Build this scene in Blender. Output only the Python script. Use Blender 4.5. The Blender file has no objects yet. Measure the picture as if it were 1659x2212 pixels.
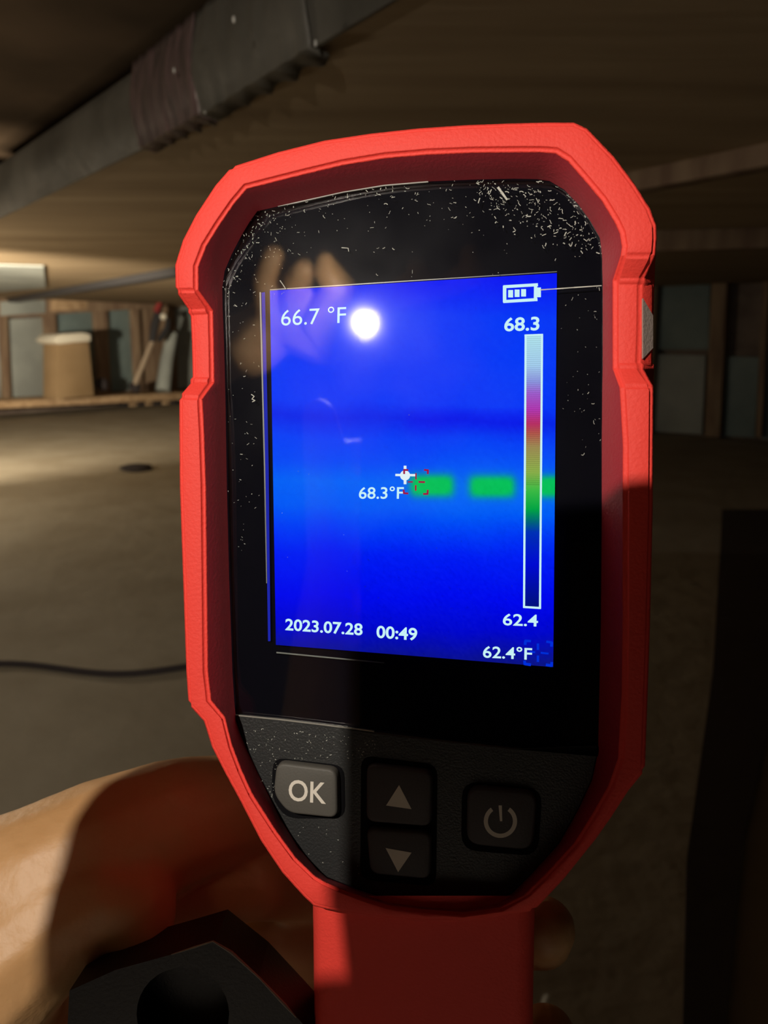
import bpy, bmesh, math, random
import numpy as np
from mathutils import Vector, Matrix, Euler, noise
from mathutils.geometry import tessellate_polygon

random.seed(7)
rng = np.random.default_rng(7)
C = bpy.context.scene.collection
F = 1661.0; CX, CY = 829.5, 1106.0

# ------------------------------------------------------------------ camera
PITCH = math.radians(12.5)
CAMH = 0.38
cam_d = bpy.data.cameras.new('camera'); cam = bpy.data.objects.new('camera', cam_d); C.objects.link(cam)
cam.location = (0, 0, CAMH); cam.rotation_euler = (math.pi/2 - PITCH, 0, 0)
cam_d.sensor_fit = 'HORIZONTAL'; cam_d.sensor_width = 36; cam_d.lens = 36*F/1659
cam_d.clip_start = 0.004; cam_d.clip_end = 60
cam_d.dof.use_dof = True; cam_d.dof.focus_distance = 0.143; cam_d.dof.aperture_fstop = 34
bpy.context.scene.camera = cam
CM = Matrix.LocRotScale(cam.location, cam.rotation_euler, None)      # camera frame -> world

# ------------------------------------------------------------------ world, exposure
w = bpy.data.worlds.new('world'); bpy.context.scene.world = w; w.use_nodes = True
w.node_tree.nodes['Background'].inputs[0].default_value = (0.5, 0.55, 0.6, 1)
w.node_tree.nodes['Background'].inputs[1].default_value = 0.014
vs = bpy.context.scene.view_settings
vs.view_transform = 'Standard'; vs.look = 'None'; vs.gamma = 1; vs.use_curve_mapping = False; vs.exposure = 0

# ------------------------------------------------------------------ lights: the LED of the hand torch (spill + narrow beam)
LP = Vector((-0.1274, 0.1113, 0.131))                                   # camera frame
def lamp(name, typ, energy, pos, col, **k):
    d = bpy.data.lights.new(name, typ); d.energy = energy; d.color = col
    for a, b in k.items(): setattr(d, a, b)
    o = bpy.data.objects.new(name, d); C.objects.link(o); o.matrix_world = CM @ Matrix.Translation(pos); return o
def aim(o, d):
    q = (CM.to_3x3() @ Vector(d)).to_track_quat('-Z', 'Y')
    o.rotation_mode = 'QUATERNION'; o.rotation_quaternion = q
lamp('torch_spill', 'POINT', 3.7, LP, (1.0, 0.90, 0.78), shadow_soft_size=0.0013)
bm_l = lamp('torch_beam', 'SPOT', 12, LP + Vector((-.001, 0, -.004)), (1.0, 0.84, 0.64), shadow_soft_size=0.003,
            spot_size=math.radians(84), spot_blend=1.0)
aim(bm_l, (-0.52, 0.10, -1))

WLP = Vector((-1.30, 0.25, -1.50))                                    # work lamp standing out of view at the left
aim(lamp('work_lamp_light', 'SPOT', 400, WLP, (1.0, 0.84, 0.62), shadow_soft_size=0.03, spot_size=math.radians(92), spot_blend=1), (0.0, 0.92, -2.5))
lamp('work_lamp_fill', 'POINT', 24, WLP, (1.0, 0.84, 0.62), shadow_soft_size=0.03)  # fill added at the lamp to lift the dark right side

# ------------------------------------------------------------------ helpers
def cam2world(v): return CM @ Vector(v)
def ray(px, py): return Vector(((px-CX)/F, (CY-py)/F, -1))
def at_depth(px, py, d): return cam2world(ray(px, py)*d)
def at_z(px, py, z):                                                  # pixel ray meets the level plane z
    o = cam2world((0, 0, 0)); d = CM.to_3x3() @ ray(px, py)
    return o + d*((z-o.z)/d.z)
def at_y(px, py, y):
    o = cam2world((0, 0, 0)); d = CM.to_3x3() @ ray(px, py)
    return o + d*(y/d.y)

# pose of the instrument in front of the camera
D0 = 0.14
RX, RY, RZ = 0.0, -0.20, -0.022
DR = (Matrix.Rotation(RZ, 3, 'Z') @ Matrix.Rotation(RY, 3, 'Y') @ Matrix.Rotation(RX, 3, 'X'))
DT = Vector((0.029, 0.051, -1))*D0
DEV = CM @ (Matrix.Translation(DT) @ DR.to_4x4())
DRT = DR.transposed()
def loc(px, py, wmm):                                                 # pixel -> instrument plane at height wmm
    n = DR @ Vector((0, 0, 1)); p0 = DT + n*(wmm/1000)
    d = ray(px, py); d = d*((n.dot(p0))/(n.dot(d)))
    return DRT @ (d-DT)
def pix(v):                                                           # instrument frame -> pixel
    q = DR @ Vector(v) + DT
    return (CX - F*q.x/q.z, CY + F*q.y/q.z)

def mk(name, bm, mat, parent=None, smooth=None):
    me = bpy.data.meshes.new(name); bm.normal_update(); bm.to_mesh(me); bm.free()
    if mat: me.materials.append(mat)
    o = bpy.data.objects.new(name, me); C.objects.link(o)
    if parent: o.parent = parent
    if smooth is not None:
        for p in me.polygons: p.use_smooth = True
        me.set_sharp_from_angle(angle=math.radians(smooth))
    return o
def tag(o, label=None, cat=None, group=None, kind=None):
    if label: o['label'] = label
    if cat: o['category'] = cat
    if group: o['group'] = group
    if kind: o['kind'] = kind
    return o
def empty(name, mw, label, cat):
    o = bpy.data.objects.new(name, None); C.objects.link(o); o.matrix_world = mw; o.empty_display_size = .01
    return tag(o, label, cat)
def prism(bm, pts_top, pts_bot):
    n = len(pts_top)
    a = [bm.verts.new(p) for p in pts_top]; b = [bm.verts.new(p) for p in pts_bot]
    bm.faces.new(a); bm.faces.new(b[::-1])
    for i in range(n): bm.faces.new((a[i], b[i], b[(i+1) % n], a[(i+1) % n]))
    bmesh.ops.recalc_face_normals(bm, faces=bm.faces)
def slab_px(bm, pts, w0, w1, grow=0):                                 # outline in pixels, from height w0 (top) to w1 in mm
    top = [loc(x, y, w0) for x, y in pts]
    c = sum(top, Vector())/len(top)
    bot = [Vector((c.x+(p.x-c.x)*(1+grow), c.y+(p.y-c.y)*(1+grow), w1/1000)) for p in top]
    prism(bm, top, bot)
def round_poly(pts, r, seg=4):
    out = []
    n = len(pts)
    for i in range(n):
        p0, p1, p2 = Vector(pts[i-1]), Vector(pts[i]), Vector(pts[(i+1) % n])
        a = (p0-p1); b = (p2-p1); ra = min(r, a.length*.45, b.length*.45)
        A = p1+a.normalized()*ra; B = p1+b.normalized()*ra
        for k in range(seg+1):
            t = k/seg; out.append(tuple((1-t)**2*A+2*t*(1-t)*p1+t*t*B))
    return out
def bev(bm, width, ang=25, seg=2):
    es = [e for e in bm.edges if len(e.link_faces) == 2 and e.calc_face_angle(0) > math.radians(ang)]
    bmesh.ops.bevel(bm, geom=es, offset=width, segments=seg, affect='EDGES', profile=.5)

# ------------------------------------------------------------------ materials
def pmat(name, col, rough=.6, bump=0, bscale=200, col2=None, nscale=5, spec=.5, coat=0, detail=4, sss=0, stretch=None, contrast=(.35, .65), bdist=.001, tex='Object'):
    m = bpy.data.materials.new(name); m.use_nodes = True; nt = m.node_tree; b = nt.nodes['Principled BSDF']
    b.inputs['Base Color'].default_value = (*col, 1); b.inputs['Roughness'].default_value = rough
    b.inputs['Specular IOR Level'].default_value = spec
    if coat: b.inputs['Coat Weight'].default_value = coat; b.inputs['Coat Roughness'].default_value = .05
    if sss:
        b.inputs['Subsurface Weight'].default_value = sss; b.inputs['Subsurface Radius'].default_value = (.004, .0015, .0008)
        b.inputs['Subsurface Scale'].default_value = 1
    tc = nt.nodes.new('ShaderNodeTexCoord'); src = tc.outputs[tex]
    if stretch:
        mp = nt.nodes.new('ShaderNodeMapping'); nt.links.new(src, mp.inputs[0]); mp.inputs['Scale'].default_value = stretch; src = mp.outputs[0]
    if col2:
        n = nt.nodes.new('ShaderNodeTexNoise'); n.inputs['Scale'].default_value = nscale; n.inputs['Detail'].default_value = detail
        nt.links.new(src, n.inputs['Vector'])
        r = nt.nodes.new('ShaderNodeValToRGB'); r.color_ramp.elements[0].position = contrast[0]; r.color_ramp.elements[1].position = contrast[1]
        r.color_ramp.elements[0].color = (*col, 1); r.color_ramp.elements[1].color = (*col2, 1)
        nt.links.new(n.outputs['Fac'], r.inputs[0]); nt.links.new(r.outputs[0], b.inputs['Base Color'])
    if bump:
        n2 = nt.nodes.new('ShaderNodeTexNoise'); n2.inputs['Scale'].default_value = bscale; n2.inputs['Detail'].default_value = 3
        nt.links.new(src, n2.inputs['Vector'])
        bp = nt.nodes.new('ShaderNodeBump'); bp.inputs['Strength'].default_value = bump; bp.inputs['Distance'].default_value = bdist
        nt.links.new(n2.outputs['Fac'], bp.inputs['Height']); nt.links.new(bp.outputs[0], b.inputs['Normal'])
    return m
def emat(name, col, s=1):
    m = bpy.data.materials.new(name); m.use_nodes = True; nt = m.node_tree; nt.nodes.remove(nt.nodes['Principled BSDF'])
    e = nt.nodes.new('ShaderNodeEmission'); e.inputs[0].default_value = (*col, 1); e.inputs[1].default_value = s
    nt.links.new(e.outputs[0], nt.nodes['Material Output'].inputs[0]); return m
def vcol_emat(name):
    m = emat(name, (1, 1, 1)); nt = m.node_tree
    a = nt.nodes.new('ShaderNodeVertexColor'); a.layer_name = 'pic'
    nt.links.new(a.outputs[0], nt.nodes['Emission'].inputs[0]); return m

M = {}
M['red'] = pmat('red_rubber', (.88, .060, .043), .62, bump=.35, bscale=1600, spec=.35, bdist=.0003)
M['lip'] = pmat('shaded_red_lip', (.34, .008, .020), .55, bump=.3, bscale=1600, spec=.35, bdist=.0003)  # the bezel red darkened: shade on the inner wall put into the colour
M['black_print'] = pmat('black_mask', (.003, .003, .006), 1, spec=.0)
M['panel'] = pmat('keypad_plastic', (.022, .023, .023), .42, bump=.5, bscale=2500, spec=.5, bdist=.0002)
M['key'] = pmat('grey_key_rubber', (.085, .080, .068), .6, bump=.2, bscale=2500, bdist=.0002)
M['keydark'] = pmat('dark_key_rubber', (.045, .038, .040), .6, bump=.2, bscale=2500, bdist=.0002)
M['gap'] = pmat('black_gap', (.004, .004, .005), .8, spec=.1)
M['print'] = pmat('cream_print', (.72, .67, .58), .6)
M['grip'] = pmat('grey_insert', (.30, .24, .21), .7, bump=.5, bscale=1800, bdist=.0003)
M['skin'] = pmat('skin', (.55, .31, .13), .48, bump=.35, bscale=330, col2=(.64, .39, .19), nscale=45, sss=.05, bdist=.0006)
M['dust'] = pmat('pale_dust', (.55, .56, .50), .8)
M['dark'] = pmat('dark_plastic', (.007, .0045, .005), .42, bump=.3, bscale=1500, bdist=.0002)
M['white_ui'] = emat('display_white', (.62, .95, 1.0), 1.0)
M['white_pure'] = emat('display_cursor_white', (.8, .95, 1.0), 1.0)
M['ui_red'] = emat('display_red', (.35, .005, .06), 1)
M['ui_blue'] = emat('display_blue_bracket', (0, .03, .75), 1)
M['strip'] = emat('display_edge_reflection_glow', (.012, .02, .42), 1)
M['screen'] = vcol_emat('display_picture')

def glass_mat():
    m = bpy.data.materials.new('cover_glass'); m.use_nodes = True; nt = m.node_tree; nt.nodes.remove(nt.nodes['Principled BSDF'])
    tr = nt.nodes.new('ShaderNodeBsdfTransparent'); g = nt.nodes.new('ShaderNodeBsdfGlossy'); g.inputs['Roughness'].default_value = .035
    g2 = nt.nodes.new('ShaderNodeBsdfGlossy'); g2.inputs['Roughness'].default_value = .33; g2.inputs[0].default_value = (1, 1, 1, 1)
    df = nt.nodes.new('ShaderNodeBsdfDiffuse'); df.inputs[0].default_value = (.6, .6, .6, 1)
    fr = nt.nodes.new('ShaderNodeFresnel'); fr.inputs[0].default_value = 1.5
    m1 = nt.nodes.new('ShaderNodeMixShader'); m2 = nt.nodes.new('ShaderNodeMixShader'); m3 = nt.nodes.new('ShaderNodeMixShader')
    nt.links.new(fr.outputs[0], m1.inputs[0]); nt.links.new(tr.outputs[0], m1.inputs[1]); nt.links.new(g.outputs[0], m1.inputs[2])
    # greasy film: faint and patchy
    tc = nt.nodes.new('ShaderNodeTexCoord'); n = nt.nodes.new('ShaderNodeTexNoise'); n.inputs['Scale'].default_value = 60
    nt.links.new(tc.outputs['Object'], n.inputs['Vector'])
    mr = nt.nodes.new('ShaderNodeMapRange'); mr.inputs[1].default_value = .3; mr.inputs[2].default_value = .75; mr.inputs[3].default_value = .0002; mr.inputs[4].default_value = .0012
    nt.links.new(n.outputs['Fac'], mr.inputs[0]); nt.links.new(mr.outputs[0], m2.inputs[0])
    nt.links.new(m1.outputs[0], m2.inputs[1]); nt.links.new(g2.outputs[0], m2.inputs[2])
    m3.inputs[0].default_value = .0008; nt.links.new(m2.outputs[0], m3.inputs[1]); nt.links.new(df.outputs[0], m3.inputs[2])
    nt.links.new(m3.outputs[0], nt.nodes['Material Output'].inputs[0]); return m
M['glass'] = glass_mat()

M['floor'] = pmat('concrete', (.31, .27, .20), .9, bump=.3, bscale=25, col2=(.37, .33, .255), nscale=7, bdist=.01, spec=.2)
M['ply'] = pmat('plywood', (.26, .19, .115), .8, bump=.3, bscale=10, col2=(.40, .31, .20), nscale=3, stretch=(.6, 5, 5), bdist=.004, spec=.2, contrast=(.3, .7))
M['plydark'] = pmat('dark_board', (.17, .13, .11), .85, col2=(.24, .19, .16), nscale=4, stretch=(.6, 5, 5), spec=.2)
M['cav'] = pmat('dark_underlay', (.05, .035, .022), .9, col2=(.08, .055, .035), nscale=4, spec=.1)
M['beam'] = pmat('grey_sheeting', (.075, .072, .062), .5, bump=.35, bscale=18, col2=(.12, .115, .10), nscale=9, bdist=.01, spec=.4)
M['tape'] = pmat('wrapped_tape', (.07, .055, .052), .4, bump=.5, bscale=30, col2=(.15, .10, .10), nscale=30, stretch=(4, 4, .6), bdist=.006, spec=.6)
M['stud'] = pmat('stud_wood', (.20, .13, .09), .8, col2=(.33, .24, .16), nscale=5, stretch=(6, 6, 1), spec=.2)
M['sill'] = pmat('sill_wood', (.42, .28, .16), .8, col2=(.62, .44, .27), nscale=6, stretch=(1, 6, 6), spec=.2)
M['tin'] = pmat('grey_sheet', (.30, .33, .32), .6, col2=(.42, .46, .44), nscale=5, bump=.3, bscale=9, bdist=.006, spec=.4)
M['teal'] = pmat('blue_grey_sheet', (.15, .21, .22), .6, col2=(.22, .29, .29), nscale=6, bump=.3, bscale=9, bdist=.006)
M['box'] = pmat('brown_block', (.30, .20, .10), .85, col2=(.38, .26, .14), nscale=6)
M['cap'] = pmat('white_cap', (.92, .88, .75), .6)
M['iron'] = pmat('dark_iron', (.05, .05, .055), .5)
M['toolred'] = pmat('red_paint', (.4, .06, .06), .5)
M['wood'] = pmat('ash_handle', (.55, .44, .33), .6)
M['rubble'] = pmat('debris', (.035, .028, .030), .9)

def tube(bm, pts, radii, seg=12):
    rings = []
    for i, p in enumerate(pts):
        d = (Vector(pts[min(i+1, len(pts)-1)])-Vector(pts[max(i-1, 0)])).normalized()
        a = d.orthogonal().normalized() if i == 0 else (a-d*a.dot(d)).normalized(); b = d.cross(a)
        rings.append([bm.verts.new(Vector(p)+(a*math.cos(2*math.pi*k/seg)+b*math.sin(2*math.pi*k/seg))*radii[i]) for k in range(seg)])
    for r0, r1 in zip(rings, rings[1:]):
        for k in range(seg): bm.faces.new((r0[k], r0[(k+1) % seg], r1[(k+1) % seg], r1[k]))
    bm.faces.new(rings[0][::-1]); bm.faces.new(rings[-1])
def box_between(bm, a, b, wdt, hgt, up=Vector((0, 0, 1))):            # bar of section wdt x hgt along a-b (centre line)
    a = Vector(a); b = Vector(b); d = (b-a).normalized(); s = d.cross(up).normalized(); u = s.cross(d).normalized()
    q = [(-1, -1), (1, -1), (1, 1), (-1, 1)]
    prism(bm, [a+s*x*wdt/2+u*y*hgt/2 for x, y in q], [b+s*x*wdt/2+u*y*hgt/2 for x, y in q])

# ================================================================== SETTING: the crawl space
ZC = 0.60
def poly_obj(name, pts, th, mat, parent=None, kind='structure'):      # slab with its visible face through pts, thickness vector th
    bm = bmesh.new(); prism(bm, [Vector(p) for p in pts], [Vector(p)+Vector(th) for p in pts])
    o = mk(name, bm, mat, parent)
    if kind and parent is None: o['kind'] = kind
    return o
floor = poly_obj('floor', [(-6, -1.2, 0), (6, -1.2, 0), (6, 9, 0), (-6, 9, 0)], (0, 0, -.1), M['floor'])

# edge of the lowered ceiling (wrapped girder side) running from far left to overhead right
g0 = at_z(-170, 547, ZC); g1 = at_z(0, 468, ZC); g2 = at_z(345, 300, ZC); g3 = at_z(690, 92, ZC); g4 = at_z(1100, -160, ZC)
far = 8.0
poly_obj('ceiling', [g0, g1, g2, g3, g4, g4+Vector((5, 0, 0)), (6, far, ZC), (-6, far, ZC), (-6, g0.y, ZC)], (0, 0, .05), M['ply'])
poly_obj('ceiling_cavity', [(-6, -1.2, ZC+.32), (6, -1.2, ZC+.32), (6, far, ZC+.32), (-6, far, ZC+.32)], (0, 0, .05), M['cav'])

# girder: a thing of its own with taped joint
gir = empty('girder', Matrix.Identity(4), 'grey sheet-covered girder running diagonally overhead at upper left', 'beam')
def face_h(px, py, p):                                                # height above p so that it shows at py
    q = at_y(px, py, p.y); return q.z
H = .082
# side skin, slightly bulging
bm = bmesh.new()
gp = [g0, g1, g2, g3, g4]
fine = []
for i in range(4):
    for k in range(12): fine.append(gp[i].lerp(gp[i+1], k/12))
fine.append(g4)
rows = []
nH = 8
for i, p in enumerate(fine):
    d = (fine[min(i+1, len(fine)-1)]-fine[max(i-1, 0)]).normalized(); nrm = Vector((d.y, -d.x, 0))
    if nrm.y > 0: nrm = -nrm
    r = []
    for j in range(nH+1):
        t = j/nH
        b = .006*math.sin(math.pi*t)+.004*noise.noise(Vector((p.x*6, p.y*6, t*2)))
        r.append(bm.verts.new(p+Vector((0, 0, -.004+H*t))+nrm*(b+.004)))
    back = bm.verts.new(p+Vector((0, 0, H))+nrm*.001); back2 = bm.verts.new(p+Vector((0, 0, -.004))+nrm*.001)
    rows.append([back2]+r+[back])
for i in range(len(rows)-1):
    n = len(rows[0])
    for j in range(n): bm.faces.new((rows[i][j], rows[i+1][j], rows[i+1][(j+1) % n], rows[i][(j+1) % n]))
bm.faces.new(rows[0]); bm.faces.new(rows[-1][::-1])
bmesh.ops.recalc_face_normals(bm, faces=bm.faces)
mk('side_sheet', bm, M['beam'], gir, smooth=50)
def strip_on_girder(name, px0, px1, mat, off, tag_label=None):        # wrinkled wrap between two stations of the girder
    bm = bmesh.new(); rws = []
    pa, pb = at_z(px0[0], px0[1], ZC), at_z(px1[0], px1[1], ZC)
    d = (pb-pa).normalized(); nrm = Vector((d.y, -d.x, 0)); nrm = -nrm if nrm.y > 0 else nrm
    for i in range(33):
        p = pa.lerp(pb, i/32); r = []
        for j in range(13):
            t = -.06+1.08*j/12
            wr = .002*noise.noise(Vector((i*.55, t*1.4, 3)))+.0007*math.sin(i*1.3+t*2)
            r.append(bm.verts.new(p+Vector((0, 0, H*t))+nrm*(off+.008+.006*math.sin(math.pi*min(max(t, 0), 1))+wr)))
        tail = bm.verts.new(p+Vector((0, 0, -.008+.002*math.sin(i)))-nrm*(.010+.003*math.sin(i*.9)))
        rws.append([tail]+r)
    for i in range(32):
        for j in range(13): bm.faces.new((rws[i][j], rws[i+1][j], rws[i+1][j+1], rws[i][j+1]))
    o = mk(name, bm, mat, gir, smooth=60)
    sm = o.modifiers.new('thick', 'SOLIDIFY'); sm.thickness = .0015
    if tag_label: o['label'] = tag_label
    return o
strip_on_girder('tape_wrap', (318, 312), (450, 238), M['tape'], .002, 'reddish wrinkled tape wrapped over the joint')
strip_on_girder('patch_sheet', (450, 240), (690, 92), M['beam'], .001)
M['glint'] = pmat('shiny_staple', (.5, .5, .48), .3)
for (x, y) in ((362, 305), (441, 190), (443, 240), (682, 93), (505, 42), (376, 152)):
    p = at_z(x, y, ZC-.004) if y > 230 else at_depth(x, y, (CM.inverted() @ at_z(450 if x < 500 else 690, 240 if x < 500 else 92, ZC)).z*-1-.02)
    bm = bmesh.new(); bmesh.ops.create_icosphere(bm, subdivisions=2, radius=.0022)
    for v in bm.verts: v.co = Vector((v.co.x*.6, v.co.y*.6, v.co.z*1.2))+p
    mk('staple', bm, M['glint'], gir, smooth=60)

# long seam under the ceiling from far left to near right
s0 = at_z(-60, 664, ZC-.012); s1 = at_z(385, 588, ZC-.012); s2 = at_z(1420, 405, ZC-.012); s3 = at_z(1800, 310, ZC-.012)
bm = bmesh.new(); box_between(bm, s0, s1.lerp(s2, .02), .05, .024); bev(bm, .003)
tag(mk('ceiling_batten', bm, M['iron'], smooth=40), 'thin dark batten under the plywood, left of the red instrument', 'batten')
bm = bmesh.new(); box_between(bm, s1.lerp(s2, .3), s3, .030, .026); bev(bm, .003)
tag(mk('ceiling_batten', bm, M['stud'], smooth=40), 'dim wooden batten under the ceiling, upper right of the red instrument', 'batten')
bm = bmesh.new(); box_between(bm, at_z(1250, 527, ZC-.02), at_z(1800, 512, ZC-.02), .05, .04); bev(bm, .003)
tag(mk('ceiling_joist', bm, M['stud'], smooth=40), 'dark joist above the right wall, lower of the two right-hand timbers', 'joist')

# left wall: line of the foot, studs, panels
fa = at_z(-160, 908, 0); fb = at_z(390, 866, 0)
dA = (fb-fa); dA.z = 0; dA.normalize(); nA = Vector((dA.y, -dA.x, 0)); nA = -nA if nA.y > 0 else nA   # towards the camera
fc = fa + dA*((fb-fa).length*2.1)
def wall_pt(px, py, off=0):                                           # pixel ray meets the left wall plane (off towards the camera)
    o = cam2world((0, 0, 0)); d = CM.to_3x3() @ ray(px, py); p = fa+nA*off
    return o+d*((p-o).dot(nA)/d.dot(nA))
wl = bpy.data.objects.new('wall_left', None); wl['kind'] = 'structure'; C.objects.link(wl)
def wquad(name, px, mat, off, th, parent, rel=.001):
    bm = bmesh.new(); P = [wall_pt(x, y, off) for x, y in px]
    prism(bm, P, [p-nA*th for p in P]); bev(bm, rel)
    return mk(name, bm, mat, parent, smooth=35)
fa2 = fa-dA*3
poly_obj('backing', [fa2, fc, fc+Vector((0, 0, 1)), fa2+Vector((0, 0, 1))], -nA*.1, M['plydark'], wl)
sheets = [((-80, 688), (2, 690), (2, 880), (-80, 884), 'tin'), ((12, 690), (92, 686), (113, 862), (24, 870), 'tin'), ((120, 678), (201, 672), (206, 850), (128, 858), 'teal'),
          ((228, 672), (283, 668), (288, 842), (234, 846), 'teal'), ((300, 668), (345, 662), (352, 842), (305, 845), 'stud'), ((376, 665), (450, 655), (450, 835), (380, 840), 'tin'),
          ((460, 655), (560, 648), (560, 828), (465, 833), 'teal')]
for a, b, c, d, m in sheets: wquad('panel', (a, b, c, d), M[m], .03, .03, wl)
for x0, x1, y in ((0, 13, 690), (96, 118, 684), (203, 229, 675), (284, 298, 670), (352, 374, 668), (448, 468, 660)):
    wquad('stud', ((x0, y-70), (x1, y-72), (x1+12, y+185), (x0+14, y+187)), M['stud'], .07, .07, wl)
wquad('header', ((-80, 652), (600, 628), (600, 650), (-80, 690)), M['stud'], .09, .06, wl)
wquad('upper_board', ((112, 645), (190, 640), (190, 668), (112, 672)), M['sill'], .10, .02, wl)
wquad('upper_board', ((2, 652), (98, 648), (98, 676), (2, 682)), M['tin'], .10, .02, wl)
# sill with ragged blocks under it
sill = wquad('sill', ((-100, 872), (430, 846), (430, 862), (-100, 888)), M['sill'], .30, .26, None, .004)
sill.name = 'sill_beam'; tag(sill, 'tan wooden sill lying along the foot of the left wall', 'beam')
for i, x in enumerate((262, 281, 298, 315, 334, 352, 371)):
    bm = bmesh.new(); y = 874-(x-262)*.055; p0 = at_z(x, y+4, 0); s = .035+.012*random.random()
    box_between(bm, p0+nA*.02, p0+nA*.02+Vector((0, 0, .055)), s, .05, up=dA)
    bev(bm, .004)
    tag(mk('packing_block', bm, M['sill' if i % 2 else 'rubble'], smooth=40), ['leftmost', 'second from the left', 'third from the left', 'middle one', 'third from the right', 'second from the right', 'rightmost'][i] + ' of the small packing blocks under the tan sill', 'block', 'packing blocks under the sill')

# right wall
ra = at_z(1290, 925, 0); rb = at_z(1800, 962, 0)
dB = (rb-ra); dB.z = 0; dB.normalize(); nB = Vector((dB.y, -dB.x, 0)); nB = -nB if nB.y > 0 else nB
def wall_ptB(px, py, off=0):
    o = cam2world((0, 0, 0)); d = CM.to_3x3() @ ray(px, py); p = ra+nB*off
    return o+d*((p-o).dot(nB)/d.dot(nB))
wr = bpy.data.objects.new('wall_right', None); wr['kind'] = 'structure'; C.objects.link(wr)
ra2 = ra-dB*1.9
poly_obj('backing', [ra2, rb+dB*2, rb+dB*2+Vector((0, 0, 1)), ra2+Vector((0, 0, 1))], -nB*.1, M['plydark'], wr)
def wquadB(name, px, mat, off, th):
    bm = bmesh.new(); P = [wall_ptB(x, y, off) for x, y in px]
    prism(bm, P, [p-nB*th for p in P]); bev(bm, .001)
    return mk(name, bm, mat, wr, smooth=35)
for a, b, c, d, m in (((1300, 770), (1400, 770), (1400, 932), (1300, 930), 'teal'), ((1410, 765), (1524, 768), (1516, 938), (1410, 932), 'tin'), ((1570, 770), (1640, 772), (1630, 945), (1562, 942), 'teal'),
                      ((1410, 560), (1535, 560), (1530, 755), (1410, 755), 'teal'), ((1650, 560), (1760, 560), (1750, 950), (1645, 948), 'teal'), ((1300, 570), (1400, 565), (1400, 760), (1300, 760), 'plydark')):
    wquadB('panel', (a, b, c, d), M[m], .03, .03)
for x0, x1 in ((1400, 1411), (1530, 1562), (1640, 1652)):
    wquadB('stud', ((x0+10, 540), (x1+12, 540), (x1-8, 945), (x0-8, 943)), M['stud'], .07, .07)
# shut the space behind and to the sides
poly_obj('wall_back', [(-6, -1.2, 0), (6, -1.2, 0), (6, -1.2, 1), (-6, -1.2, 1)], (0, -.1, 0), M['cav'])
poly_obj('wall_side', [(-6, -1.2, 0), (-6, 9, 0), (-6, 9, 1), (-6, -1.2, 1)], (-.1, 0, 0), M['plydark'])
poly_obj('wall_far', [(-6, 8, 0), (6, 8, 0), (6, 8, 1), (-6, 8, 1)], (0, .1, 0), M['plydark'])

P = [at_z(x, y, ZC-.006) for x, y in ((-60, 572), (94, 577), (99, 622), (-60, 636))]
bm = bmesh.new(); prism(bm, P, [p+Vector((0, 0, .005)) for p in P])
tag(mk('patch_board', bm, M['tin']), 'grey patch board under the ceiling at the far left', 'board')
wk = empty('work_lamp', Matrix.Identity(4), 'small work lamp standing by the left wall', 'lamp')
q = cam2world(WLP); bm = bmesh.new(); tube(bm, [Vector((q.x, q.y, 0)), Vector((q.x, q.y, .02)), Vector((q.x, q.y, .021)), Vector((q.x, q.y, q.z-.05))], [.08, .08, .012, .012], 20); mk('stand', bm, M['iron'], wk, smooth=40)
bm = bmesh.new(); tube(bm, [q-Vector((0, 0, .075)), q-Vector((0, 0, .07)), q-Vector((0, 0, .036)), q-Vector((0, 0, .034))], [.014, .022, .022, .016], 20); mk('socket', bm, M['iron'], wk, smooth=40)
bm = bmesh.new(); tube(bm, [q-Vector((0, 0, .034)), q-Vector((0, 0, .02)), q-Vector((0, 0, .005)), q+Vector((0, 0, .01)), q+Vector((0, 0, .019))], [.010, .014, .022, .019, .006], 20); mk('bulb', bm, emat('bulb_glow', (1, .84, .62), 30), wk, smooth=60)
# block with bright cap
bk = empty('pier_block', Matrix.Identity(4), 'brown upright block with a bright white cap, before the left wall', 'block')
def wbox(name, px, mat, off, th, parent, b=.004):
    bm = bmesh.new(); P = [wall_pt(x, y, off) for x, y in px]; prism(bm, P, [p-nA*th for p in P]); bev(bm, b)
    return mk(name, bm, mat, parent, smooth=35)
wbox('body', ((124, 738), (192, 735), (204, 856), (124, 862)), M['box'], .44, .13, bk)
wbox('cap', ((115, 735), (128, 722), (180, 718), (197, 722), (197, 738), (160, 740), (128, 744)), M['cap'], .47, .17, bk, .008)

# leaning tool
tl = empty('leaning_tool', Matrix.Identity(4), 'long-handled tool with dark head and pale shaft, leaning on the left wall', 'tool')
bm = bmesh.new(); tube(bm, [wall_pt(292, 828, .36), wall_pt(330, 735, .30)], [.014, .013]); mk('shaft', bm, M['wood'], tl, smooth=60)
bm = bmesh.new(); tube(bm, [wall_pt(328, 740, .30), wall_pt(334, 705, .28), wall_pt(344, 662, .26), wall_pt(348, 648, .25)], [.018, .024, .02, .008]); mk('head', bm, M['iron'], tl, smooth=60)
bm = bmesh.new(); tube(bm, [wall_pt(344, 735, .29), wall_pt(360, 712, .28), wall_pt(364, 690, .27)], [.016, .02, .012]); mk('jaw', bm, M['iron'], tl, smooth=60)
bm = bmesh.new(); tube(bm, [wall_pt(337, 672, .29), wall_pt(345, 655, .29)], [.018, .014]); mk('collar', bm, M['toolred'], tl, smooth=60)
bm = bmesh.new(); bmesh.ops.create_icosphere(bm, subdivisions=2, radius=.020)
for v in bm.verts: v.co += wall_pt(353, 684, .31)
mk('knob', bm, M['cap'], tl, smooth=60)
bm = bmesh.new(); tube(bm, [wall_pt(352, 845, .25), wall_pt(360, 780, .22), wall_pt(372, 720, .2)], [.045, .04, .035])
tag(mk('stove_pipe', bm, M['tin'], smooth=60), 'dull grey pipe standing behind the leaning tool', 'pipe')
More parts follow.
